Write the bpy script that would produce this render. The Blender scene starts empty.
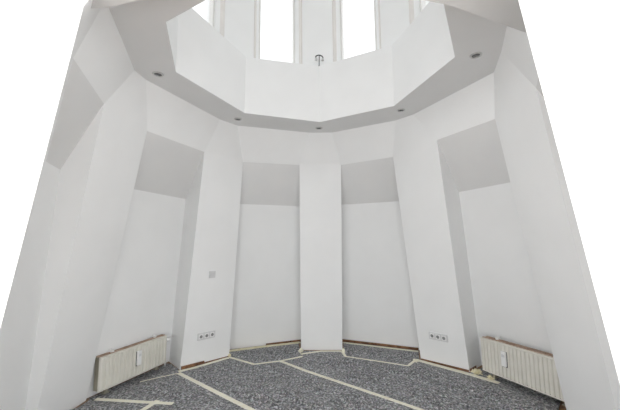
import bpy, bmesh, math, random
from mathutils import Vector, Matrix, noise

random.seed(4)
scene = bpy.context.scene
COL = scene.collection
V = Vector

# ------------------------------------------------------------------ camera
cam_data = bpy.data.cameras.new('camera')
cam = bpy.data.objects.new('camera', cam_data)
COL.objects.link(cam)
yaw, pitch, roll = 0.0764, 0.12094, -0.00797
cyw, syw, cp, sp, cr, sr = math.cos(yaw), math.sin(yaw), math.cos(pitch), math.sin(pitch), math.cos(roll), math.sin(roll)
fwd = V((-syw * cp, cyw * cp, sp))
r0 = V((cyw, syw, 0))
u0 = V((syw * sp, -cyw * sp, cp))
R = cr * r0 + sr * u0
U = -sr * r0 + cr * u0
m = Matrix((R, U, -fwd)).transposed().to_4x4()
m.translation = V((0.193, -2.705, 1.357))
cam.matrix_world = m
cam_data.sensor_fit = 'HORIZONTAL'
cam_data.sensor_width = 36.0
cam_data.lens = 336.0 / 620.0 * 36.0
cam_data.clip_start = 0.02
scene.camera = cam

# ------------------------------------------------------------------ light: bright overcast sky through the windows, plus added fill lamps
world = bpy.data.worlds.new('overcast_sky')
scene.world = world
world.use_nodes = True
bg = world.node_tree.nodes['Background']
bg.inputs['Color'].default_value = (0.965, 0.985, 1.0, 1)
bg.inputs['Strength'].default_value = 1.32
scene.view_settings.view_transform = 'Standard'
scene.view_settings.look = 'None'
scene.view_settings.gamma = 1.0
scene.view_settings.use_curve_mapping = False
scene.view_settings.exposure = 0.16


def portal(loc, direction, sx, sy):
    d = bpy.data.lights.new('window_portal', 'AREA')
    d.shape = 'RECTANGLE'
    d.size, d.size_y = sx, sy
    d.cycles.is_portal = True
    o = bpy.data.objects.new('window_portal', d)
    o.location = loc
    o.rotation_euler = V(direction).to_track_quat('-Z', 'Z').to_euler()
    COL.objects.link(o)


for k in range(8):
    a = math.radians(22.5 + 45 * k)
    portal((1.40 * math.cos(a), 1.40 * math.sin(a), 5.51), (-math.cos(a), -math.sin(a), 0), 0.60, 3.98)
hall_fill = bpy.data.lights.new('added_hall_fill', 'AREA')      # added fill lamp at the made-up glazed end of the unseen hall
hall_fill.shape = 'RECTANGLE'
hall_fill.size, hall_fill.size_y = 4.4, 2.50
hall_fill.energy = 82
hall_fill.color = (0.975, 0.985, 1.0)
o = bpy.data.objects.new('added_hall_fill', hall_fill)
o.location = (0, -4.05, 1.30)
o.rotation_euler = V((0, 1, 0)).to_track_quat('-Z', 'Z').to_euler()
COL.objects.link(o)
for sx in (-1, 1):                                                # more added fill at the two made-up side windows
    d2 = hall_fill.copy()
    d2.size, d2.size_y = 1.9, 1.7
    d2.energy = 38
    o = bpy.data.objects.new('added_hall_side_fill', d2)
    o.location = (sx * 2.28, -2.95, 1.55)
    o.rotation_euler = V((-sx, 0, 0)).to_track_quat('-Z', 'Z').to_euler()
    COL.objects.link(o)

# ------------------------------------------------------------------ helpers


def tag(o, label=None, cat=None, group=None, kind=None):
    if label: o['label'] = label
    if cat: o['category'] = cat
    if group: o['group'] = group
    if kind: o['kind'] = kind
    return o


def obj(name, bm, mat, parent=None, smooth=False, bevel=0):
    me = bpy.data.meshes.new(name)
    bmesh.ops.recalc_face_normals(bm, faces=bm.faces[:])
    if smooth == 'patch': soft = {f.index for f in bm.faces if f.smooth}
    bm.to_mesh(me)
    bm.free()
    if smooth == 'patch':
        for p in me.polygons: p.use_smooth = len(p.vertices) == 4 and p.index in soft
    elif smooth:
        for p in me.polygons: p.use_smooth = True
    o = bpy.data.objects.new(name, me)
    COL.objects.link(o)
    me.materials.append(mat)
    if parent: o.parent = parent
    if bevel:
        b = o.modifiers.new('bevel', 'BEVEL')
        b.width = bevel
        b.segments = 2
        b.limit_method = 'ANGLE'
    return o


def empty(name, mat4):
    o = bpy.data.objects.new(name, None)
    o.empty_display_size = 0.05
    o.matrix_world = mat4
    COL.objects.link(o)
    return o


def add_poly(bm, pts):
    return bm.faces.new([bm.verts.new(p) for p in pts])


def add_patch(bm, p00, p10, p11, p01, n=14, mat=0):
    """a gently twisted four-sided plaster face, subdivided so that it shades as one smooth surface"""
    g = [[bm.verts.new((p00.lerp(p10, i / n)).lerp(p01.lerp(p11, i / n), j / n)) for j in range(n + 1)] for i in range(n + 1)]
    for i in range(n):
        for j in range(n):
            f = bm.faces.new((g[i][j], g[i + 1][j], g[i + 1][j + 1], g[i][j + 1]))
            f.smooth = True
            f.material_index = mat


def add_prism(bm, bottom, top):
    b = [bm.verts.new(p) for p in bottom]
    t = [bm.verts.new(p) for p in top]
    n = len(b)
    bm.faces.new(b[::-1])
    bm.faces.new(t)
    for i in range(n):
        bm.faces.new((b[i], b[(i + 1) % n], t[(i + 1) % n], t[i]))


def add_box(bm, lo, hi):
    x0, y0, z0 = lo
    x1, y1, z1 = hi
    q = [(x0, y0), (x1, y0), (x1, y1), (x0, y1)]
    add_prism(bm, [(x, y, z0) for x, y in q], [(x, y, z1) for x, y in q])


def add_lathe(bm, prof, n=24, mat4=Matrix()):
    rings = []
    for r, z in prof:
        if r < 1e-6:
            rings.append([bm.verts.new(mat4 @ V((0, 0, z)))])
        else:
            rings.append([bm.verts.new(mat4 @ V((r * math.cos(2 * math.pi * i / n), r * math.sin(2 * math.pi * i / n), z))) for i in range(n)])
    for a, b in zip(rings, rings[1:]):
        for i in range(n):
            j = (i + 1) % n
            if len(a) == 1 and len(b) == 1: continue
            if len(a) == 1: bm.faces.new((a[0], b[i], b[j]))
            elif len(b) == 1: bm.faces.new((a[i], a[j], b[0]))
            else: bm.faces.new((a[i], a[j], b[j], b[i]))


def add_tube(bm, pts, r, n=10, r_end=None):
    pts = [V(p) for p in pts]
    rings = []
    up = V((0.13, 0.21, 0.97)).normalized()
    for i, p in enumerate(pts):
        d = (pts[min(i + 1, len(pts) - 1)] - pts[max(i - 1, 0)]).normalized()
        s = d.cross(up)
        if s.length < 0.05: s = d.cross(V((1, 0, 0)))
        s.normalize()
        w = s.cross(d)
        rr = r if r_end is None else r + (r_end - r) * i / (len(pts) - 1)
        rings.append([bm.verts.new(p + rr * (math.cos(2 * math.pi * j / n) * s + math.sin(2 * math.pi * j / n) * w)) for j in range(n)])
    for a, b in zip(rings, rings[1:]):
        for j in range(n):
            bm.faces.new((a[j], a[(j + 1) % n], b[(j + 1) % n], b[j]))
    bm.faces.new(rings[0][::-1])
    bm.faces.new(rings[-1])


# ------------------------------------------------------------------ materials


def mat_base(name, color, rough=0.6, metal=0.0, spec=0.5):
    mt = bpy.data.materials.new(name)
    mt.use_nodes = True
    b = mt.node_tree.nodes['Principled BSDF']
    b.inputs['Base Color'].default_value = (*color, 1)
    b.inputs['Roughness'].default_value = rough
    b.inputs['Metallic'].default_value = metal
    b.inputs['Specular IOR Level'].default_value = spec
    return mt


def mat_noise(name, c1, c2, scale, rough=0.6, bump=0.0, bscale=None, metal=0.0, spec=0.5, detail=4, lo=0.35, hi=0.65):
    mt = mat_base(name, c1, rough, metal, spec)
    nt = mt.node_tree
    b = nt.nodes['Principled BSDF']
    tc = nt.nodes.new('ShaderNodeTexCoord')
    nz = nt.nodes.new('ShaderNodeTexNoise')
    nz.inputs['Scale'].default_value = scale
    nz.inputs['Detail'].default_value = detail
    nt.links.new(tc.outputs['Object'], nz.inputs['Vector'])
    rp = nt.nodes.new('ShaderNodeValToRGB')
    rp.color_ramp.elements[0].position = lo
    rp.color_ramp.elements[0].color = (*c1, 1)
    rp.color_ramp.elements[1].position = hi
    rp.color_ramp.elements[1].color = (*c2, 1)
    nt.links.new(nz.outputs['Fac'], rp.inputs['Fac'])
    nt.links.new(rp.outputs['Color'], b.inputs['Base Color'])
    if bump:
        n2 = nt.nodes.new('ShaderNodeTexNoise')
        n2.inputs['Scale'].default_value = bscale or scale
        n2.inputs['Detail'].default_value = 3
        nt.links.new(tc.outputs['Object'], n2.inputs['Vector'])
        bp = nt.nodes.new('ShaderNodeBump')
        bp.inputs['Strength'].default_value = bump
        bp.inputs['Distance'].default_value = 0.002
        nt.links.new(n2.outputs['Fac'], bp.inputs['Height'])
        nt.links.new(bp.outputs['Normal'], b.inputs['Normal'])
    return mt


M_WALL = mat_noise('white_wall_paint', (0.90, 0.905, 0.90), (0.92, 0.925, 0.92), 3.0, 0.75, 0.12, 260, spec=0.25)
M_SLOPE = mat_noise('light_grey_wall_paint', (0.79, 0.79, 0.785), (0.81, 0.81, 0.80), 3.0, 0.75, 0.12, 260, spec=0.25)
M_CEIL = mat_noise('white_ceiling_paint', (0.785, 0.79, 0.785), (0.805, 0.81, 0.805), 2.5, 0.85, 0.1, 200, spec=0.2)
M_HALL = mat_noise('grey_hall_ceiling', (0.66, 0.66, 0.65), (0.70, 0.70, 0.69), 3.0, 0.85, 0.1, 120, spec=0.2)  # plain grey, darker than the soffit
M_FRAME = mat_noise('white_window_lacquer', (0.80, 0.79, 0.765), (0.83, 0.82, 0.80), 6, 0.35)
M_CASING = mat_noise('greige_window_casing', (0.76, 0.73, 0.70), (0.80, 0.77, 0.74), 6, 0.5)
M_PLASTIC = mat_noise('white_plastic', (0.88, 0.88, 0.87), (0.91, 0.91, 0.90), 20, 0.3)
M_PLATE = mat_noise('shade_grey_cover_plate', (0.70, 0.70, 0.70), (0.74, 0.74, 0.74), 20, 0.3)  # plate greyed to carry the shadow round its outline
M_GREYPLASTIC = mat_noise('grey_plastic', (0.70, 0.70, 0.70), (0.75, 0.75, 0.75), 20, 0.35)
M_METERSHADE = mat_base('dark_grey_meter_shade', (0.10, 0.10, 0.095), 0.5)  # dark colour in place of shade round the heat meter
M_DARKHOLE = mat_base('dark_socket_well', (0.26, 0.26, 0.26), 0.5)
M_RAD = mat_noise('cream_radiator_enamel', (0.73, 0.71, 0.635), (0.77, 0.75, 0.68), 9, 0.42)
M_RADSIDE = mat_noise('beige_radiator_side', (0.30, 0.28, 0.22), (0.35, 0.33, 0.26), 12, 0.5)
M_RADTOP = mat_noise('dusty_brown_grille', (0.34, 0.22, 0.15), (0.54, 0.40, 0.31), 14, 0.6)
M_WOOD = mat_noise('raw_brown_wood', (0.13, 0.06, 0.03), (0.30, 0.15, 0.07), 18, 0.6, 0.2, 60)
M_PARQUET = mat_noise('parquet_wood', (0.20, 0.11, 0.06), (0.34, 0.20, 0.11), 12, 0.45, 0.1, 60)
M_TAPE = mat_noise('cream_masking_tape', (0.90, 0.86, 0.70), (0.94, 0.92, 0.80), 30, 0.55, 0.35, 150)
M_YTAPE = mat_noise('yellowish_tape', (0.78, 0.71, 0.46), (0.88, 0.83, 0.64), 16, 0.55, 0.4, 120)
M_CHROME = mat_noise('brushed_metal', (0.55, 0.55, 0.54), (0.66, 0.66, 0.65), 40, 0.3, metal=1.0)
M_DARKMETAL = mat_base('dark_metal', (0.045, 0.045, 0.05), 0.4, 0.6)
M_LAMP = mat_noise('unlit_lamp_glass', (0.05, 0.05, 0.055), (0.16, 0.16, 0.16), 60, 0.2)
M_LEAF = mat_noise('tree_leaf', (0.10, 0.17, 0.06), (0.20, 0.28, 0.12), 3, 0.6)
M_BARK = mat_noise('tree_bark', (0.14, 0.11, 0.08), (0.24, 0.20, 0.16), 8, 0.8)
M_GROUND = mat_noise('courtyard_gravel', (0.50, 0.49, 0.46), (0.62, 0.61, 0.58), 4, 0.9)


def glass():
    mt = bpy.data.materials.new('window_glass')
    mt.use_nodes = True
    nt = mt.node_tree
    nt.nodes.remove(nt.nodes['Principled BSDF'])
    out = nt.nodes['Material Output']
    t = nt.nodes.new('ShaderNodeBsdfTransparent')
    g = nt.nodes.new('ShaderNodeBsdfGlossy')
    g.inputs['Roughness'].default_value = 0.02
    mx = nt.nodes.new('ShaderNodeMixShader')
    mx.inputs['Fac'].default_value = 0.06
    nt.links.new(t.outputs['BSDF'], mx.inputs[1])
    nt.links.new(g.outputs['BSDF'], mx.inputs[2])
    nt.links.new(mx.outputs['Shader'], out.inputs['Surface'])
    return mt


M_GLASS = glass()


def fleece():
    mt = mat_base('speckled_grey_fleece', (0.2, 0.2, 0.2), 0.45, spec=0.5)
    nt = mt.node_tree
    b = nt.nodes['Principled BSDF']
    tc = nt.nodes.new('ShaderNodeTexCoord')
    n1 = nt.nodes.new('ShaderNodeTexNoise')
    n1.inputs['Scale'].default_value = 55
    n1.inputs['Detail'].default_value = 5
    n1.inputs['Roughness'].default_value = 0.75
    nt.links.new(tc.outputs['Object'], n1.inputs['Vector'])
    rp = nt.nodes.new('ShaderNodeValToRGB')
    e = rp.color_ramp.elements
    e[0].position = 0.36; e[0].color = (0.030, 0.032, 0.040, 1)
    e[1].position = 0.66; e[1].color = (0.74, 0.75, 0.79, 1)
    x = e.new(0.50); x.color = (0.175, 0.178, 0.200, 1)
    nt.links.new(n1.outputs['Fac'], rp.inputs['Fac'])
    n3 = nt.nodes.new('ShaderNodeTexVoronoi')
    n3.inputs['Scale'].default_value = 75
    nt.links.new(tc.outputs['Object'], n3.inputs['Vector'])
    mx = nt.nodes.new('ShaderNodeMix')
    mx.data_type = 'RGBA'
    mx.blend_type = 'OVERLAY'
    mx.inputs['Factor'].default_value = 0.25
    nt.links.new(rp.outputs['Color'], mx.inputs['A'])
    nt.links.new(n3.outputs['Color'], mx.inputs['B'])
    hs = nt.nodes.new('ShaderNodeHueSaturation')
    hs.inputs['Saturation'].default_value = 0.35
    nt.links.new(mx.outputs['Result'], hs.inputs['Color'])
    nt.links.new(hs.outputs['Color'], b.inputs['Base Color'])
    bp = nt.nodes.new('ShaderNodeBump')
    bp.inputs['Strength'].default_value = 0.5
    bp.inputs['Distance'].default_value = 0.004
    nt.links.new(n1.outputs['Fac'], bp.inputs['Height'])
    # thin folds of the crumpled sheet
    mp = nt.nodes.new('ShaderNodeMapping')
    mp.inputs['Rotation'].default_value = (0, 0, 0.5)
    mp.inputs['Scale'].default_value = (1.0, 3.2, 1.0)
    nt.links.new(tc.outputs['Object'], mp.inputs['Vector'])
    wv = nt.nodes.new('ShaderNodeTexNoise')
    wv.inputs['Scale'].default_value = 2.6
    wv.inputs['Detail'].default_value = 3
    wv.inputs['Distortion'].default_value = 0.8
    nt.links.new(mp.outputs['Vector'], wv.inputs['Vector'])
    sb = nt.nodes.new('ShaderNodeMath'); sb.operation = 'SUBTRACT'; sb.inputs[1].default_value = 0.5
    ab = nt.nodes.new('ShaderNodeMath'); ab.operation = 'ABSOLUTE'
    ml = nt.nodes.new('ShaderNodeMath'); ml.operation = 'MULTIPLY'; ml.inputs[1].default_value = 14.0
    mn = nt.nodes.new('ShaderNodeMath'); mn.operation = 'MINIMUM'; mn.inputs[1].default_value = 1.0
    nt.links.new(wv.outputs['Fac'], sb.inputs[0])
    nt.links.new(sb.outputs[0], ab.inputs[0])
    nt.links.new(ab.outputs[0], ml.inputs[0])
    nt.links.new(ml.outputs[0], mn.inputs[0])
    b2 = nt.nodes.new('ShaderNodeBump')
    b2.inputs['Strength'].default_value = 0.8
    b2.inputs['Distance'].default_value = 0.012
    nt.links.new(mn.outputs[0], b2.inputs['Height'])
    nt.links.new(bp.outputs['Normal'], b2.inputs['Normal'])
    nt.links.new(b2.outputs['Normal'], b.inputs['Normal'])
    return mt


M_FLEECE = fleece()

# ------------------------------------------------------------------ plan of the tower room (octagon; pier k stands at 180 - 45k degrees)
H1, HS, HT = 2.453, 2.838, 3.527
HTOP = 7.50
ER = {k: V((math.cos(math.radians(180 - 45 * k)), math.sin(math.radians(180 - 45 * k)), 0)) for k in range(-2, 7)}
Fp = {-1: ((-1.173, -1.576), (-1.576, -1.173)), 0: ((-2.030, -0.250), (-2.060, 0.320)), 1: ((-1.561, 1.097), (-1.154, 1.558)),
      2: ((-0.292, 1.883), (0.250, 1.910)), 3: ((1.174, 1.571), (1.595, 1.211)), 4: ((2.000, 0.288), (1.990, -0.288)), 5: ((1.576, -1.173), (1.173, -1.576))}
Ap = {-1: ((-0.943, -1.370), (-1.317, -0.976)), 0: ((-1.569, -0.363), (-1.581, 0.251)), 1: ((-1.319, 1.002), (-1.004, 1.509)),
      2: ((-0.288, 1.753), (0.277, 1.815)), 3: ((0.920, 1.465), (1.269, 0.817)), 4: ((1.605, 0.257), (1.620, -0.330)), 5: ((1.334, -0.960), (0.943, -1.370))}
Bp = {-1: ((-1.000, -1.120), (-1.160, -0.940)), 0: ((-1.472, -0.139), (-1.465, 0.000)), 1: ((-1.131, 1.000), (-0.998, 1.195)),
      2: ((-0.139, 1.550), (0.149, 1.579)), 3: ((0.929, 1.218), (1.085, 1.078)), 4: ((1.580, 0.159), (1.485, -0.153)), 5: ((1.200, -0.970), (1.000, -1.140))}
P = {-2: (0, -1.176), -1: (-0.907, -0.718), 0: (-1.145, -0.092), 1: (-0.805, 0.836), 2: (0.023, 1.194), 3: (0.836, 0.803), 4: (1.160, -0.113), 5: (0.860, -0.780)}
T = {-2: (0, -1.164), -1: (-0.890, -0.740), 0: (-1.135, -0.110), 1: (-0.809, 0.873), 2: (0.021, 1.146), 3: (0.839, 0.796), 4: (1.150, -0.090), 5: (0.850, -0.770)}


def v3(p, z): return V((p[0], p[1], z))


# floor
bm = bmesh.new()
add_box(bm, (-3.2, -4.15, -0.15), (3.2, 3.3, 0.0))
tag(obj('floor', bm, M_PARQUET), 'brown wooden floor under the grey covering, showing at the wall edges', 'floor', kind='structure')

# piers
pier_lab = {-1: 'white leaning pier left of the entrance', 0: 'wide white leaning pier in front of the left radiator, at the left edge',
            1: 'white leaning pier with a light switch and three sockets', 2: 'white upright pier in the middle of the far wall',
            3: 'white leaning pier with three sockets and no switch', 4: 'white leaning pier at the right edge past the right radiator',
            5: 'white leaning pier right of the entrance'}
for k in range(-1, 6):
    bm = bmesh.new()
    back = ER[k] * 0.85
    ring = [v3(Fp[k][0], 0), v3(Fp[k][1], 0), v3(Ap[k][1], H1), v3(Bp[k][1], HS + 0.02), v3(Bp[k][0], HS + 0.02), v3(Ap[k][0], H1)]
    add_patch(bm, ring[0], ring[1], ring[2], ring[5])
    add_patch(bm, ring[5], ring[2], ring[3], ring[4])
    bmesh.ops.remove_doubles(bm, verts=bm.verts[:], dist=1e-5)      # a soft rounded bend, no hard fold
    f = [bm.verts.new(p) for p in ring]
    b = [bm.verts.new(p + back) for p in ring]
    bm.faces.new((b[1], b[0], b[5], b[2]))
    bm.faces.new((b[2], b[5], b[4], b[3]))
    for i in range(6):
        j = (i + 1) % 6
        bm.faces.new((f[j], f[i], b[i], b[j]))
    o = obj('pillar', bm, M_WALL, smooth='patch')
    tag(o, pier_lab[k], 'pier', kind='structure')

# bays: leaning back wall, sloping head of the niche, upper panel
bays = {-1: ('wall_left', (-2.09, -0.30), (-1.70, -1.20), 1.95, 'white niche wall at the far left edge'),
        0: ('wall_far_left', (-2.158, 0.087), (-1.835, 1.320), 1.950, 'white niche wall behind the left radiator'),
        1: ('wall_back_left', (-1.250, 1.856), (-0.336, 2.302), 1.932, 'white niche wall left of the middle pier'),
        2: ('wall_back_right', (0.251, 2.330), (1.244, 1.961), 1.945, 'white niche wall right of the middle pier'),
        3: ('wall_far_right', (1.798, 1.468), (2.397, 0.292), 1.942, 'white niche wall behind the right radiator'),
        4: ('wall_right', (2.09, -0.30), (1.70, -1.20), 1.95, 'white niche wall at the far right edge')}
for k, (nm, g0, g1, h0, lab) in bays.items():
    g0, g1 = v3(g0, 0), v3(g1, 0)
    if k == -1: g0, g1 = g1, g0
    t = (g1 - g0).normalized()
    n = V((t.y, -t.x, 0))
    if n.dot(g0) > 0: n = -n
    lean = 0.18 if k == 3 else 0.08
    g0, g1 = g0 - t * 0.22, g1 + t * 0.22
    s0, s1 = g0 + n * lean * h0 + V((0, 0, h0)), g1 + n * lean * h0 + V((0, 0, h0))
    a0, a1 = v3(Ap[k][1], H1), v3(Ap[k + 1][0], H1)
    b0, b1 = v3(Bp[k][1], HS + 0.02), v3(Bp[k + 1][0], HS + 0.02)
    bm = bmesh.new()
    out = -n * 0.14
    inner = [g0, g1, s0, s1, a0, a1, b0, b1]
    vi = [bm.verts.new(p) for p in inner]
    up = V((0, 0, 0.10))
    outer = [g0 + out, g1 + out, s0 + out + up, s1 + out + up, a0 + out + up, a1 + out + up, b0 + out, b1 + out]
    vo = [bm.verts.new(p) for p in outer]
    for q in ((0, 1, 3, 2), (2, 3, 5, 4), (4, 5, 7, 6)):
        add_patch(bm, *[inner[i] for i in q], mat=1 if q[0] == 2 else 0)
        bm.faces.new([vo[i] for i in q[::-1]])
    for i, j in ((0, 2), (2, 4), (4, 6), (6, 7), (7, 5), (5, 3), (3, 1), (1, 0)):
        bm.faces.new((vi[i], vi[j], vo[j], vo[i]))
    o = tag(obj(nm, bm, M_WALL, smooth='patch'), lab, 'wall', kind='structure')
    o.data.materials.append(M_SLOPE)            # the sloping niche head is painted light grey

# soffit ring
bm = bmesh.new()
ks = [-2, -1, 0, 1, 2, 3, 4, 5]
inn = [v3(P[k], HS) for k in ks]
inn2 = [v3((P[k][0] * 1.12, P[k][1] * 1.12), HS + 0.12) for k in ks]
outr = [v3((ER[k] * 2.95)[:2], HS) for k in ks]
outr2 = [v3((ER[k] * 2.95)[:2], HS + 0.12) for k in ks]
vs = [[bm.verts.new(p) for p in L] for L in (inn, outr, outr2, inn2)]
for i in range(8):
    j = (i + 1) % 8
    for a in range(4):
        b = (a + 1) % 4
        bm.faces.new((vs[a][i], vs[a][j], vs[b][j], vs[b][i]))
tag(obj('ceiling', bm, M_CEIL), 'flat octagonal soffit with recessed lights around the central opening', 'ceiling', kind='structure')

# parapet of the lantern opening
bm = bmesh.new()
loops = [[v3(P[k], HS + 0.0005) for k in ks], [v3(T[k], HT) for k in ks],
         [v3((ER[k] * 1.56)[:2], HT) for k in ks], [v3((ER[k] * 1.56)[:2], HS + 0.0005) for k in ks]]
vs = [[bm.verts.new(p) for p in L] for L in loops]
for i in range(8):
    j = (i + 1) % 8
    add_patch(bm, loops[0][i], loops[0][j], loops[1][j], loops[1][i], 8)
    for a in range(1, 4):
        b = (a + 1) % 4
        bm.faces.new((vs[a][i], vs[a][j], vs[b][j], vs[b][i]))
tag(obj('wall_lantern', bm, M_WALL, smooth='patch'), 'white octagonal parapet wall rising from the ceiling opening to the windows', 'wall', kind='structure')

# window piers of the lantern and its roof
post_lab = {-2: 'behind the viewer', -1: 'at the near left', 0: 'at the left above the left corner lamp', 1: 'left of the two facing windows',
            2: 'between the two facing windows', 3: 'right of the two facing windows', 4: 'at the right', 5: 'at the near right'}
for k in ks:
    er = ER[k]
    et = V((er.y, -er.x, 0))
    plan = [(-.19, 1.265), (.19, 1.265), (.288, 1.309), (.34, 1.45), (-.34, 1.45), (-.288, 1.309)]
    bm = bmesh.new()
    pts = [er * a + et * tt for tt, a in plan]
    add_prism(bm, [v3(p, HT - 0.002) for p in pts], [v3(p, HTOP + 0.02) for p in pts])
    tag(obj('pillar', bm, M_WALL), 'white wall pier of the lantern ' + post_lab[k], 'pier', kind='structure')
bm = bmesh.new()
pts = [ER[k] * 1.75 for k in ks]
add_prism(bm, [v3(p, HTOP) for p in pts], [v3(p, HTOP + 0.12) for p in pts])
tag(obj('ceiling_lantern', bm, M_CEIL), 'white flat ceiling above the lantern windows', 'ceiling', kind='structure')


def bar(bm, x0, x1, z0, z1, y0, y1): add_box(bm, (x0, y0, z0), (x1, y1, z1))


win_lab = {0: 'leftmost lantern window in view, partly hidden by the parapet', 1: 'left of the two lantern windows facing the viewer', 2: 'right of the two lantern windows facing the viewer',
           3: 'lantern window on the right, hidden by the parapet'}
for i in range(-2, 6):
    a = math.radians(180 - 45 * (i + 0.5))
    er = V((math.cos(a), math.sin(a), 0))
    et = V((er.y, -er.x, 0))
    mt4 = Matrix((et, er, V((0, 0, 1)))).transposed().to_4x4()
    mt4.translation = er * 1.33
    bm = bmesh.new()
    w, z0, z1 = 0.262, HT - 0.003, HTOP + 0.003
    bar(bm, -w, -w + 0.05, z0, z1, 0, 0.06)
    bar(bm, w - 0.05, w, z0, z1, 0, 0.06)
    bar(bm, -w + 0.05, w - 0.05, z0, z0 + 0.05, 0, 0.06)
    bar(bm, -w + 0.05, w - 0.05, z1 - 0.05, z1, 0, 0.06)
    o = obj('window_%d' % (i + 3), bm, M_FRAME)
    o.matrix_world = mt4
    tag(o, win_lab.get(i, 'lantern window behind the viewer'), 'window', kind='structure')
    for sg in (-1, 1):
        bm = bmesh.new()
        q = [(sg * 0.306, -0.088), (sg * 0.262, 0.0), (sg * 0.250, -0.004), (sg * 0.292, -0.092)]
        add_prism(bm, [(x, y, z0) for x, y in q], [(x, y, z1) for x, y in q])
        obj('casing', bm, M_CASING, o)
    bm = bmesh.new()
    bar(bm, -w + 0.045, w - 0.045, z0 + 0.045, z1 - 0.045, 0.026, 0.034)
    obj('pane', bm, M_GLASS, o)

# entrance side: lower hall ceiling, side walls and unseen glazing added behind the viewer for fill light
bm = bmesh.new()
edge = [(-2.45, -1.20), (-1.05, -1.20), (-0.95, -1.20), (-0.765, -1.236), (0, -1.33), (0.80, -1.06), (1.20, -0.85), (1.335, -0.78), (1.70, -0.60), (2.45, -0.60), (2.45, -4.15), (-2.45, -4.15)]
add_prism(bm, [v3(p, 2.58) for p in edge], [v3(p, 2.836) for p in edge])
tag(obj('ceiling_hall', bm, M_HALL), 'grey lower ceiling edge over the entrance side', 'ceiling', kind='structure')
for nm, lo, hi, lab in (('wall_front_left', (-2.40, -1.75, 0), (-1.24, -1.60, 2.60), 'white wall beside the left entrance pier'),
                        ('wall_front_right', (1.24, -1.75, 0), (2.40, -1.60, 2.60), 'white wall beside the right entrance pier')):
    bm = bmesh.new()
    add_box(bm, lo, hi)
    tag(obj(nm, bm, M_WALL), lab, 'wall', kind='structure')
for nm, sx, num in (('left', -1, 10), ('right', 1, 11)):  # side windows added to brighten the side piers and walls
    xa, xb = sorted((sx * 2.30, sx * 2.45))
    bm = bmesh.new()
    for y0, y1, z0, z1 in ((-4.12, -3.95, 0, 2.6), (-1.95, -1.5, 0, 2.6), (-3.95, -1.95, 0, 0.65), (-3.95, -1.95, 2.45, 2.6)):
        add_box(bm, (xa, y0, z0), (xb, y1, z1))
    tag(obj('wall_hall_' + nm, bm, M_WALL), 'white %s wall of the hall behind the viewer' % nm, 'wall', kind='structure')
    xa, xb = sorted((sx * 2.36, sx * 2.42))
    bm = bmesh.new()
    for y0, y1, z0, z1 in ((-3.95, -3.90, 0.65, 2.45), (-2.0, -1.95, 0.65, 2.45), (-3.90, -2.0, 0.65, 0.70), (-3.90, -2.0, 2.40, 2.45)):
        add_box(bm, (xa, y0, z0), (xb, y1, z1))
    o = tag(obj('window_%d' % num, bm, M_FRAME), '%s side window added for light in the unseen hall' % nm, 'window', kind='structure')
    bm = bmesh.new()
    add_box(bm, (min(sx * 2.385, sx * 2.395), -3.905, 0.695), (max(sx * 2.385, sx * 2.395), -1.995, 2.405))
    obj('pane', bm, M_GLASS, o)
bm = bmesh.new()
for x in (-2.30, -0.80, 0.74, 2.24): add_box(bm, (x, -4.12, 0.0), (x + 0.06, -4.06, 2.60))
add_box(bm, (-2.30, -4.12, 0.0), (2.30, -4.06, 0.05))
add_box(bm, (-2.30, -4.12, 2.54), (2.30, -4.06, 2.60))
o = tag(obj('window_9', bm, M_FRAME), 'large three-part window added for light in the unseen hall', 'window', kind='structure')
bm = bmesh.new()
add_box(bm, (-2.25, -4.095, 0.04), (2.25, -4.085, 2.55))
obj('pane', bm, M_GLASS, o)

# ------------------------------------------------------------------ floor covering: strips of painter's fleece


TAPE_LINES = [
    ([(-1.99, 0.35), (-1.77, 1.17)], 0.20), ([(1.75, 1.12), (2.15, 0.35)], 0.20),      # weighed down flat under the radiators
    ([(-1.530, 0.992), (-0.528, 0.224), (0.30, -0.42)], 0.050),
    ([(-0.488, 1.423), (-0.170, 1.135), (0.571, 0.549), (1.30, -0.04)], 0.046),
    ([(-1.145, 1.528), (-0.775, 1.297), (-0.488, 1.423), (-0.245, 1.600)], 0.040),
    ([(-0.275, 1.690), (-0.225, 1.722), (-0.020, 1.825), (0.235, 1.840)], 0.045),
    ([(0.245, 1.826), (0.282, 1.633), (0.745, 1.445), (0.975, 1.343), (1.09, 1.52)], 0.034),
    ([(1.103, 1.560), (1.557, 1.125), (1.763, 0.904)], 0.070),
    ([(-1.545, 1.025), (-1.420, 1.145), (-1.140, 1.505)], 0.055),
    ([(-1.225, 1.765), (-0.80, 1.985), (-0.335, 2.205)], 0.085),
    ([(0.265, 2.225), (0.75, 2.045), (1.215, 1.870)], 0.055),
    ([(-1.985, 0.340), (-1.657, 0.319), (-1.243, 0.297)], 0.050),
    ([(-1.405, 0.345), (-1.445, 0.13)], 0.050),
    ([(-1.808, 0.738), (-1.70, 0.835), (-1.637, 0.891), (-1.535, 0.972)], 0.020),
]


def tape_damp(x, y):
    """0 where the covering is taped flat, 1 away from the tape"""
    d = 9.0
    for pts, w in TAPE_LINES:
        for (ax, ay), (bx, by) in zip(pts, pts[1:]):
            ux, uy = bx - ax, by - ay
            t = max(0.0, min(1.0, ((x - ax) * ux + (y - ay) * uy) / (ux * ux + uy * uy)))
            d = min(d, math.hypot(x - ax - t * ux, y - ay - t * uy) - w / 2)
    t = max(0.0, min(1.0, (d - 0.035) / 0.10))
    return t * t * (3 - 2 * t)


def ridge(x, y, s, ox):
    n = noise.noise(V((x * s + ox, y * s - ox * 0.7, 3.1)))
    return max(0.0, 1 - abs(n) * 5.0) ** 2


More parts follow.
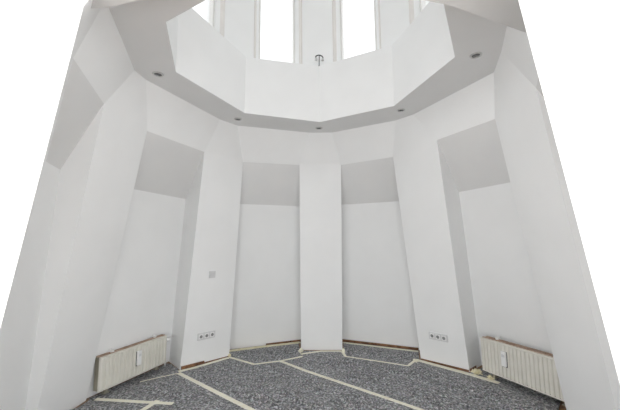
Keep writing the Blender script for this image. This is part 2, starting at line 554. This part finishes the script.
def hcloth(x, y):
    h = 0.003 * noise.noise(V((x * 5, y * 5, 0)))
    # long soft creases running across the room, more of them towards the walls
    u = 0.78 * x - 0.62 * y
    v = 0.62 * x + 0.78 * y
    h += 0.010 * ridge(u * 0.45, v * 2.0, 1.5, 5.3)
    h += 0.007 * ridge(u * 1.4 + v * 0.6, v * 1.0, 1.9, 11.9)
    w = max(0.0, min(1.0, (math.hypot(x, y) - 0.8) / 0.6))
    h += (0.3 + 0.7 * w) * 0.012 * ridge(x * 0.9 + y * 0.5, y * 2.6, 2.2, 2.2)
    h += w * 0.008 * ridge(x * 2.0 - y, y * 1.5 + x, 3.0, 7.7)
    # narrow sharp wrinkles
    h += 0.024 * ridge(u * 0.5, v * 1.8, 2.4, 21.3) ** 3
    h += 0.020 * ridge(x * 0.8 + y * 0.3, y * 1.9 - x * 0.2, 2.8, 33.1) ** 3
    return max(0.004, 0.006 + h * tape_damp(x, y))


def cloth(poly, label, lift=0.0):
    bm = bmesh.new()
    add_poly(bm, [v3(p, 0) for p in poly])
    xs, ys = [p[0] for p in poly], [p[1] for p in poly]
    st = 0.02
    x = min(xs) + st
    while x < max(xs):
        bmesh.ops.bisect_plane(bm, geom=bm.verts[:] + bm.edges[:] + bm.faces[:], plane_co=(x, 0, 0), plane_no=(1, 0, 0))
        x += st
    y = min(ys) + st
    while y < max(ys):
        bmesh.ops.bisect_plane(bm, geom=bm.verts[:] + bm.edges[:] + bm.faces[:], plane_co=(0, y, 0), plane_no=(0, 1, 0))
        y += st
    for v in bm.verts: v.co.z = hcloth(v.co.x, v.co.y) + lift
    for f in bm.faces:
        if f.normal.z < 0: f.normal_flip()
    ext = bmesh.ops.extrude_face_region(bm, geom=bm.faces[:])
    for v in ext['geom']:
        if isinstance(v, bmesh.types.BMVert): v.co.z -= 0.003
    o = obj('drop_cloth', bm, M_FLEECE, smooth=True)
    tag(o, label, 'drop cloth', 'grey fleece strips covering the floor')
    return o


cloth([(-1.518, 0.982), (0.55, -0.62), (1.40, -1.28), (1.15, -1.52), (-1.15, -1.52), (-1.52, -1.16), (-1.75, -0.95), (-2.00, -0.28), (-2.03, 0.335), (-2.06, 0.36), (-1.81, 1.27), (-1.76, 1.27), (-1.585, 1.105)],
      'speckled grey fleece strip by the left radiator, nearest the viewer')
cloth([(-1.512, 0.986), (-1.530, 1.060), (-1.165, 1.530), (-1.13, 1.528), (-0.775, 1.297), (-0.492, 1.418), (0.861, 0.321), (1.93, -0.55), (1.58, -1.13), (1.405, -1.278), (0.555, -0.614)],
      'speckled grey fleece strip in the middle, between the two long tape lines')
cloth([(-0.484, 1.426), (-0.245, 1.61), (-0.285, 1.83), (0.245, 1.86), (0.285, 1.635), (0.745, 1.447), (0.975, 1.345), (1.11, 1.545), (1.165, 1.53), (1.585, 1.17),
       (1.82, 1.36), (2.16, 0.62), (1.90, 0.26), (1.90, -0.30), (1.95, -0.53), (0.866, 0.328)],
      'speckled grey fleece strip by the right radiator and the middle pier')
cloth([(-1.135, 1.535), (-1.16, 1.60), (-1.22, 1.80), (-0.36, 2.215), (-0.31, 1.86), (-0.25, 1.615), (-0.488, 1.432), (-0.775, 1.305)],
      'speckled grey fleece piece filling the niche left of the middle pier')
cloth([(0.265, 1.88), (0.27, 2.25), (1.22, 1.89), (1.16, 1.60), (1.105, 1.555), (0.975, 1.352), (0.745, 1.454), (0.288, 1.642), (0.265, 1.86)],
      'speckled grey fleece piece filling the niche right of the middle pier')

def tape(pts, w, label, lift=0.0015, mat=None, rough=0.0, group='cream masking tape on the floor covering'):
    """a strip of tape lying on the cloth along a polyline"""
    pts = [V((p[0], p[1])) for p in pts]
    dense = []
    for a, b in zip(pts, pts[1:]):
        n = max(2, int((b - a).length / 0.025))
        dense += [a + (b - a) * i / n for i in range(n)]
    dense.append(pts[-1])
    bm = bmesh.new()
    rows = []
    n = len(dense)
    for i, p in enumerate(dense):
        d = (dense[min(i + 2, n - 1)] - dense[max(i - 2, 0)]).normalized()
        s = V((-d.y, d.x))
        row = []
        for q in (-1, -0.33, 0.33, 1):
            wv = w / 2 * (1 + 0.05 * noise.noise(V((i * 0.31, q, p.x))))
            c = p + s * wv * q
            z = max(hcloth(c.x + ex, c.y + ey) for ex in (-0.03, 0, 0.03) for ey in (-0.03, 0, 0.03)) + lift + rough * (0.5 + noise.noise(V((c.x * 40, c.y * 40, 1))))
            row.append(bm.verts.new((c.x, c.y, z)))
        rows.append(row)
    for a, b in zip(rows, rows[1:]):
        for j in range(3): bm.faces.new((a[j], a[j + 1], b[j + 1], b[j]))
    ext = bmesh.ops.extrude_face_region(bm, geom=bm.faces[:])
    for v in ext['geom']:
        if isinstance(v, bmesh.types.BMVert): v.co.z -= 0.001
    o = obj('masking_tape', bm, mat or M_TAPE)
    tag(o, label, 'tape', group)
    return o


tape([(-1.530, 0.992), (-0.528, 0.224), (0.30, -0.42)], 0.050, 'long straight tape line from the corner of the switch pier towards the viewer')
tape([(-0.488, 1.423), (-0.170, 1.135), (0.571, 0.549), (1.30, -0.04)], 0.046, 'long straight tape line from the middle pier to lower right', lift=0.0022)
tape([(-1.145, 1.528), (-0.775, 1.297), (-0.488, 1.423), (-0.245, 1.600)], 0.040, 'bent tape line across the niche left of the middle pier', lift=0.003)
tape([(-0.275, 1.690), (-0.225, 1.722), (-0.020, 1.825), (0.235, 1.840)], 0.045, 'tape strip along the foot of the middle pier')
tape([(0.245, 1.826), (0.282, 1.633), (0.745, 1.445), (0.975, 1.343), (1.09, 1.52)], 0.034, 'bent tape line across the niche right of the middle pier')
tape([(1.103, 1.560), (1.557, 1.125), (1.763, 0.904)], 0.070, 'broad tape strip along the foot of the pier without a switch', rough=0.002)
tape([(-1.545, 1.025), (-1.420, 1.145), (-1.140, 1.505)], 0.055, 'tape strip along the foot of the pier with the light switch', lift=0.0035)
tape([(-1.225, 1.765), (-0.80, 1.985), (-0.335, 2.205)], 0.085, 'yellowish tape along the niche wall left of the middle pier', mat=M_YTAPE, rough=0.003)
tape([(0.265, 2.225), (0.75, 2.045), (1.215, 1.870)], 0.055, 'tape along the niche wall right of the middle pier', rough=0.002)
tape([(-1.985, 0.340), (-1.657, 0.319), (-1.243, 0.297)], 0.050, 'short tape strip running out from below the left radiator')
tape([(-1.405, 0.345), (-1.445, 0.13)], 0.050, 'short tape strip crossing the end of another near the left radiator', lift=0.0035)
tape([(-1.808, 0.738), (-1.70, 0.835), (-1.637, 0.891), (-1.535, 0.972)], 0.020, 'narrow tape edge from the left radiator to the switch pier')

# baseboards: raw wood strips left along the wall feet


def strip(nm, a, b, z0, z1, depth, mat, lab, taper=1.0):
    a, b = v3(a, 0), v3(b, 0)
    t = (b - a).normalized()
    n = V((t.y, -t.x, 0))
    if n.dot(a) > 0: n = -n
    bm = bmesh.new()
    add_prism(bm, [v3(p, z0) for p in (a - n * 0.02, b - n * 0.02, b + n * depth, a + n * depth)],
              [v3(p, z1) for p in (a - n * 0.02, b - n * 0.02, b + n * depth, a + n * depth)])
    tag(obj(nm, bm, mat, bevel=0.002), lab, 'baseboard', kind='structure')


strip('baseboard_back_left', (-0.80, 2.075), (-0.34, 2.30), 0.0, 0.022, 0.02, M_WOOD, 'dark brown wood strip at the foot of the wall left of the middle pier')
strip('baseboard_back_right', (0.255, 2.328), (1.24, 1.962), 0.0, 0.028, 0.02, M_WOOD, 'dark brown wood strip at the foot of the wall right of the middle pier')
strip('baseboard_left', (-1.555, 1.104), (-1.375, 1.308), 0.0, 0.035, 0.020, M_WOOD, 'orange brown wood block under the left part of the switch pier')
strip('baseboard_middle_left', (-1.375, 1.308), (-1.156, 1.556), 0.0, 0.015, 0.012, M_WOOD, 'thin brown wood strip under the right part of the switch pier')
strip('baseboard_right', (1.177, 1.569), (1.593, 1.213), 0.0, 0.020, 0.010, M_WOOD, 'thin dark wood strip under the pier without a switch')
strip('baseboard_far_right', (1.600, 1.215), (1.76, 1.42), 0.0, 0.030, 0.012, M_WOOD, 'dark wood strip at the side of the pier beside the right radiator')

# ------------------------------------------------------------------ radiators


def radiator(start, ang, L, z0, z1, depth, pitch, label, meter_at, valve_side, bracket_s):
    a = math.radians(ang)
    t = V((math.cos(a), math.sin(a), 0))
    n = V((t.y, -t.x, 0))                       # towards the wall or the room
    mid = v3(start, 0) + t * L / 2
    if n.dot(mid) > 0: n = -n                   # n points into the room
    mt4 = Matrix((t, -n, V((0, 0, 1)))).transposed().to_4x4()
    if mt4.to_3x3().determinant() < 0:
        t = -t
        mt4 = Matrix((t, -n, V((0, 0, 1)))).transposed().to_4x4()
    mt4.translation = mid
    flip = 1 if (mid - v3(start, 0)).dot(t) > 0 else -1
    root = empty('radiator', mt4)
    tag(root, label, 'radiator', 'panel radiators under the niche heads')
    h = L / 2
    # fluted front panel: local x along, y to the wall, z up
    bm = bmesh.new()
    prof = []
    nr = int(round(L / pitch))
    for i in range(nr):
        x0 = -h + L * i / nr
        w = L / nr
        for fx, dy in ((0.0, 0.010), (0.12, 0.002), (0.22, 0.0), (0.78, 0.0), (0.88, 0.002)): prof.append((x0 + fx * w, dy * 1.7))
    prof.append((h, 0.017))
    lo = [(x, y, z0 + 0.012) for x, y in prof] + [(h, 0.03, z0 + 0.012), (-h, 0.03, z0 + 0.012)]
    hi = [(x, y, z1 - 0.014) for x, y in prof] + [(h, 0.03, z1 - 0.014), (-h, 0.03, z1 - 0.014)]
    add_prism(bm, lo, hi)
    add_box(bm, (-h, 0.004, z1 - 0.015), (h, 0.03, z1))
    add_box(bm, (-h, 0.006, z0), (h, 0.03, z0 + 0.013))
    obj('front_panel', bm, M_RAD, root, bevel=0.0015)
    bm = bmesh.new()
    add_box(bm, (-h + 0.01, depth - 0.02, z0 + 0.01), (h - 0.01, depth, z1 - 0.01))
    obj('rear_panel', bm, M_RAD, root)
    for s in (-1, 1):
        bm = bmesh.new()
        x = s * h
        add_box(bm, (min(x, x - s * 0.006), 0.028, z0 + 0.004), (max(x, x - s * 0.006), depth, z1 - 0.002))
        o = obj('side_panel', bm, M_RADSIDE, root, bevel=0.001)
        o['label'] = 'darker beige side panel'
    bm = bmesh.new()
    add_box(bm, (-h + 0.006, 0.03, z1 - 0.010), (h - 0.006, 0.040, z1 + 0.006))
    add_box(bm, (-h + 0.006, depth - 0.012, z1 - 0.010), (h - 0.006, depth, z1 + 0.006))
    ns = int(L / 0.028)
    for i in range(ns + 1):
        x = -h + 0.01 + (L - 0.024) * i / ns
        add_box(bm, (x, 0.040, z1 - 0.008), (x + 0.012, depth - 0.012, z1 + 0.004))
    add_box(bm, (-h + 0.02, 0.034, z1 - 0.05), (h - 0.02, depth - 0.018, z1 - 0.02))
    o = obj('top_grille', bm, M_RADTOP, root)
    o['label'] = 'dusty brown top grille'
    # heat cost meter on the front
    bm = bmesh.new()
    x = flip * (meter_at - h)
    zc = z0 + (z1 - z0) * 0.585
    add_box(bm, (x - 0.024, -0.026, zc - 0.070), (x + 0.024, 0.002, zc + 0.070))
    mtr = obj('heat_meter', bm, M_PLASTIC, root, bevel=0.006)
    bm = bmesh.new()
    add_box(bm, (x - 0.026, -0.008, zc - 0.076), (x + 0.026, 0.004, zc + 0.066))  # dark box standing in for the shadow along the meter's edges
    obj('edge_shade', bm, M_METERSHADE, mtr)['label'] = 'dark box standing in for the meter edge shadow'
    bm = bmesh.new()
    add_box(bm, (x - 0.015, -0.028, zc + 0.018), (x + 0.015, -0.0255, zc + 0.042))
    obj('display', bm, M_GREYPLASTIC, mtr)
    # valve with pipe at one end
    vx = flip * valve_side * (h + 0.03)
    bm = bmesh.new()
    mm = Matrix.Translation((flip * valve_side * h, depth * 0.35, z1 - 0.060)) @ Matrix.Scale(1.25, 4) @ Matrix.Rotation(math.pi / 2 * flip * valve_side, 4, 'Y')
    add_lathe(bm, [(0, -0.004), (0.010, -0.004), (0.010, 0.012), (0.017, 0.014), (0.019, 0.02), (0.019, 0.046), (0.015, 0.052), (0, 0.052)], 20, mm)
    obj('valve', bm, M_PLASTIC, root, smooth=False)
    bm = bmesh.new()
    x = flip * valve_side * (h + 0.022)
    add_tube(bm, [(x - flip * valve_side * 0.03, depth * 0.55, z0 + 0.05), (x, depth * 0.55, z0 + 0.048), (x + flip * valve_side * 0.004, depth * 0.55, z0 + 0.03), (x + flip * valve_side * 0.004, depth * 0.55, 0.018)], 0.009)
    obj('pipe', bm, M_PLASTIC, root, smooth=True)
    # wall brackets showing above the top
    for s in bracket_s:
        x = flip * (s - h)
        bm = bmesh.new()
        add_box(bm, (x - 0.014, depth - 0.004, z1 - 0.05), (x + 0.014, depth + 0.012, z1 + 0.030))
        add_box(bm, (x - 0.014, depth - 0.030, z1 - 0.002), (x + 0.014, depth + 0.002, z1 + 0.024))
        obj('bracket', bm, M_PLASTIC, root, bevel=0.002)
    # feet to the floor
    for s in (-1, 1):
        bm = bmesh.new()
        x = s * (h - 0.10)
        add_box(bm, (x - 0.015, depth * 0.45, 0.020), (x + 0.015, depth * 0.75, z0 + 0.02))
        add_box(bm, (x - 0.03, depth * 0.35, 0.014), (x + 0.03, depth * 0.85, 0.022))
        obj('foot', bm, M_RADSIDE, root)
    return root


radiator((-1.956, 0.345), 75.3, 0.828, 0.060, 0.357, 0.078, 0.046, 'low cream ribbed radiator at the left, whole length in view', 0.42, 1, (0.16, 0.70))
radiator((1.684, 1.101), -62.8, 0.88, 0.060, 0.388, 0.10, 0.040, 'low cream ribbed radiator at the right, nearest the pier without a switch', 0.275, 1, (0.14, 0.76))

# ------------------------------------------------------------------ sockets and switch on the pier faces


def face_matrix(k, at):
    """frame on the (slightly twisted) pier face at the point nearest to at"""
    a, b, c, d = v3(Fp[k][0], 0), v3(Fp[k][1], 0), v3(Ap[k][1], H1), v3(Ap[k][0], H1)
    at = V(at)
    t = at.z / H1
    l, r = a.lerp(d, t), b.lerp(c, t)
    w = r - l
    q = max(0, min(1, (at - l).dot(w) / w.dot(w)))
    p = l.lerp(r, q)
    x = w.normalized()
    y = (a.lerp(b, q) - d.lerp(c, q)).normalized()
    n = x.cross(y).normalized()
    if n.dot(ER[k]) > 0: n = -n
    y = n.cross(x)
    if y.z < 0:
        x = -x
        y = n.cross(x)
    mt4 = Matrix((x, y, n)).transposed().to_4x4()
    mt4.translation = p
    return mt4


def sockets(k, at, label):
    root = empty('power_socket', face_matrix(k, at))
    tag(root, label, 'socket', 'three-gang wall sockets')
    bm = bmesh.new()
    add_box(bm, (-0.112, -0.041, -0.004), (0.112, 0.041, 0.010))
    obj('cover_plate', bm, M_PLATE, root, bevel=0.003)
    for i in (-1, 0, 1):
        c = Matrix.Translation((i * 0.071, 0, 0))
        bm = bmesh.new()
        add_box(bm, (i * 0.071 - 0.027, -0.027, 0.009), (i * 0.071 + 0.027, 0.027, 0.013))
        ins = obj('socket_insert', bm, M_PLASTIC, root, bevel=0.002)
        bm = bmesh.new()
        add_lathe(bm, [(0.0, 0.0135), (0.0165, 0.0135), (0.018, 0.0145), (0.018, 0.0128), (0, 0.0128)], 24, c)
        o = obj('socket_well', bm, M_DARKHOLE, ins)
        o['label'] = 'dark round plug well'
    return root


sockets(1, (-1.345, 1.293, 0.321), 'white triple power socket on the pier below the light switch')
sockets(3, (1.344, 1.383, 0.319), 'white triple power socket on the pier beside the right radiator')
root = empty('light_switch', face_matrix(1, (-1.276, 1.265, 1.028)))
tag(root, 'small square light switch on the pier above the left socket', 'switch')
bm = bmesh.new()
add_box(bm, (-0.041, -0.041, -0.004), (0.041, 0.041, 0.010))
obj('cover_plate', bm, M_GREYPLASTIC, root, bevel=0.003)
bm = bmesh.new()
b = add_prism(bm, [(-0.028, -0.028, 0.008), (0.028, -0.028, 0.008), (0.028, 0.028, 0.008), (-0.028, 0.028, 0.008)],
              [(-0.028, -0.028, 0.012), (0.028, -0.028, 0.012), (0.028, 0.028, 0.017), (-0.028, 0.028, 0.017)])
obj('rocker', bm, M_GREYPLASTIC, root, bevel=0.002)

# ------------------------------------------------------------------ recessed lamps in the soffit (switched off)
lamps = [((-1.314, -0.074), 'recessed ceiling lamp at the far left, above the left radiator'),
         ((-0.929, 1.004), 'recessed ceiling lamp above the pier with the light switch'),
         ((0.000, 1.401), 'recessed ceiling lamp above the middle pier'),
         ((0.931, 0.920), 'recessed ceiling lamp above the pier with sockets but no switch'),
         ((1.315, -0.127), 'recessed ceiling lamp at the far right, above the right radiator')]
src = None
for p, lab in lamps:
    mt4 = Matrix.Translation(v3(p, HS)) @ Matrix.Rotation(math.atan2(p[1], p[0]), 4, 'Z')
    if src is None:
        src = empty('recessed_lamp', mt4)
        bm = bmesh.new()
        add_lathe(bm, [(0.031, 0.001), (0.046, 0.001), (0.046, -0.003), (0.041, -0.0075), (0.034, -0.009), (0.031, -0.006), (0.031, 0.001)], 32)
        obj('trim_ring', bm, M_CHROME, src, smooth=True)
        bm = bmesh.new()
        add_lathe(bm, [(0, -0.001), (0.0315, -0.001), (0.0315, -0.003), (0.02, -0.0045), (0, -0.005)], 32)
        obj('bulb', bm, M_LAMP, src, smooth=True)['label'] = 'dark unlit bulb'
        root = src
    else:
        root = src.copy()
        COL.objects.link(root)
        root.matrix_world = mt4
        for ch in list(src.children):
            c = ch.copy()
            COL.objects.link(c)
            c.parent = root
    tag(root, lab, 'ceiling lamp', 'recessed lamps in the soffit')

# ------------------------------------------------------------------ small metal fitting on the parapet
root = empty('metal_fitting', Matrix.Translation((0.022, 1.172, HT)) @ Matrix.Scale(1.2, 4) @ Matrix.Rotation(0.25, 4, 'Z'))
tag(root, 'small dark metal fitting with drooping arms standing on the parapet', 'fitting')
bm = bmesh.new()
add_lathe(bm, [(0, 0), (0.020, 0), (0.020, 0.006), (0.008, 0.012), (0, 0.012)], 20)
obj('base', bm, M_DARKMETAL, root)
bm = bmesh.new()
add_tube(bm, [(0, 0, 0.01), (0.001, 0, 0.05), (0.003, 0, 0.085), (0.003, 0, 0.128)], 0.0045)
obj('stem', bm, M_DARKMETAL, root, smooth=True)
for s in (-1, 1):
    bm = bmesh.new()
    pts = [(0.003 + s * 0.038 * math.sin(q), 0, 0.104 + 0.026 * math.cos(q)) for q in [i * 0.27 for i in range(8)]]
    add_tube(bm, pts, 0.006)
    arm = obj('arm', bm, M_DARKMETAL, root, smooth=True)
    bm = bmesh.new()
    e = pts[-1]
    add_lathe(bm, [(0, 0.006), (0.008, 0.004), (0.014, -0.022), (0, -0.022)], 16, Matrix.Translation(e))
    obj('cap', bm, M_CHROME, arm, smooth=True)['label'] = 'bright metal cap'

# ------------------------------------------------------------------ crumpled tape ends


def crumple(at, size, label, seed):
    rnd = random.Random(seed)
    bm = bmesh.new()
    bmesh.ops.create_icosphere(bm, subdivisions=3, radius=1)
    for v in bm.verts:
        d = v.co.normalized()
        r = 0.62 + 0.55 * noise.noise(d * 2.6 + V((seed, seed * 0.7, 0))) + 0.25 * noise.noise(d * 6 + V((seed, 0, 1)))
        v.co = V((d.x * size[0] * r, d.y * size[1] * r, max(-0.2, d.z) * size[2] * r))
    zmin = min(v.co.z for v in bm.verts)
    base = hcloth(at[0], at[1])
    for v in bm.verts: v.co += V((at[0], at[1], base - zmin - 0.001))
    o = obj('crumpled_tape', bm, M_YTAPE if seed % 2 else M_TAPE)
    tag(o, label, 'tape', 'crumpled tape ends')


crumple((-0.285, 1.775), (0.045, 0.055, 0.05), 'crumpled cream tape bunch at the left foot of the middle pier', 2)
crumple((0.262, 1.79), (0.030, 0.05, 0.05), 'crumpled cream tape bunch at the right foot of the middle pier', 4)
crumple((1.095, 1.500), (0.040, 0.05, 0.035), 'crumpled cream tape end at the left foot of the pier without a switch', 6)
crumple((1.655, 1.17), (0.07, 0.09, 0.04), 'crumpled yellowish tape bunch between the pier and the right radiator', 7)
crumple((1.735, 1.02), (0.05, 0.06, 0.03), 'crumpled yellowish tape bunch under the near edge of the right radiator', 9)
crumple((-1.150, 1.560), (0.030, 0.04, 0.035), 'crumpled tape bunch at the right foot of the switch pier', 5)
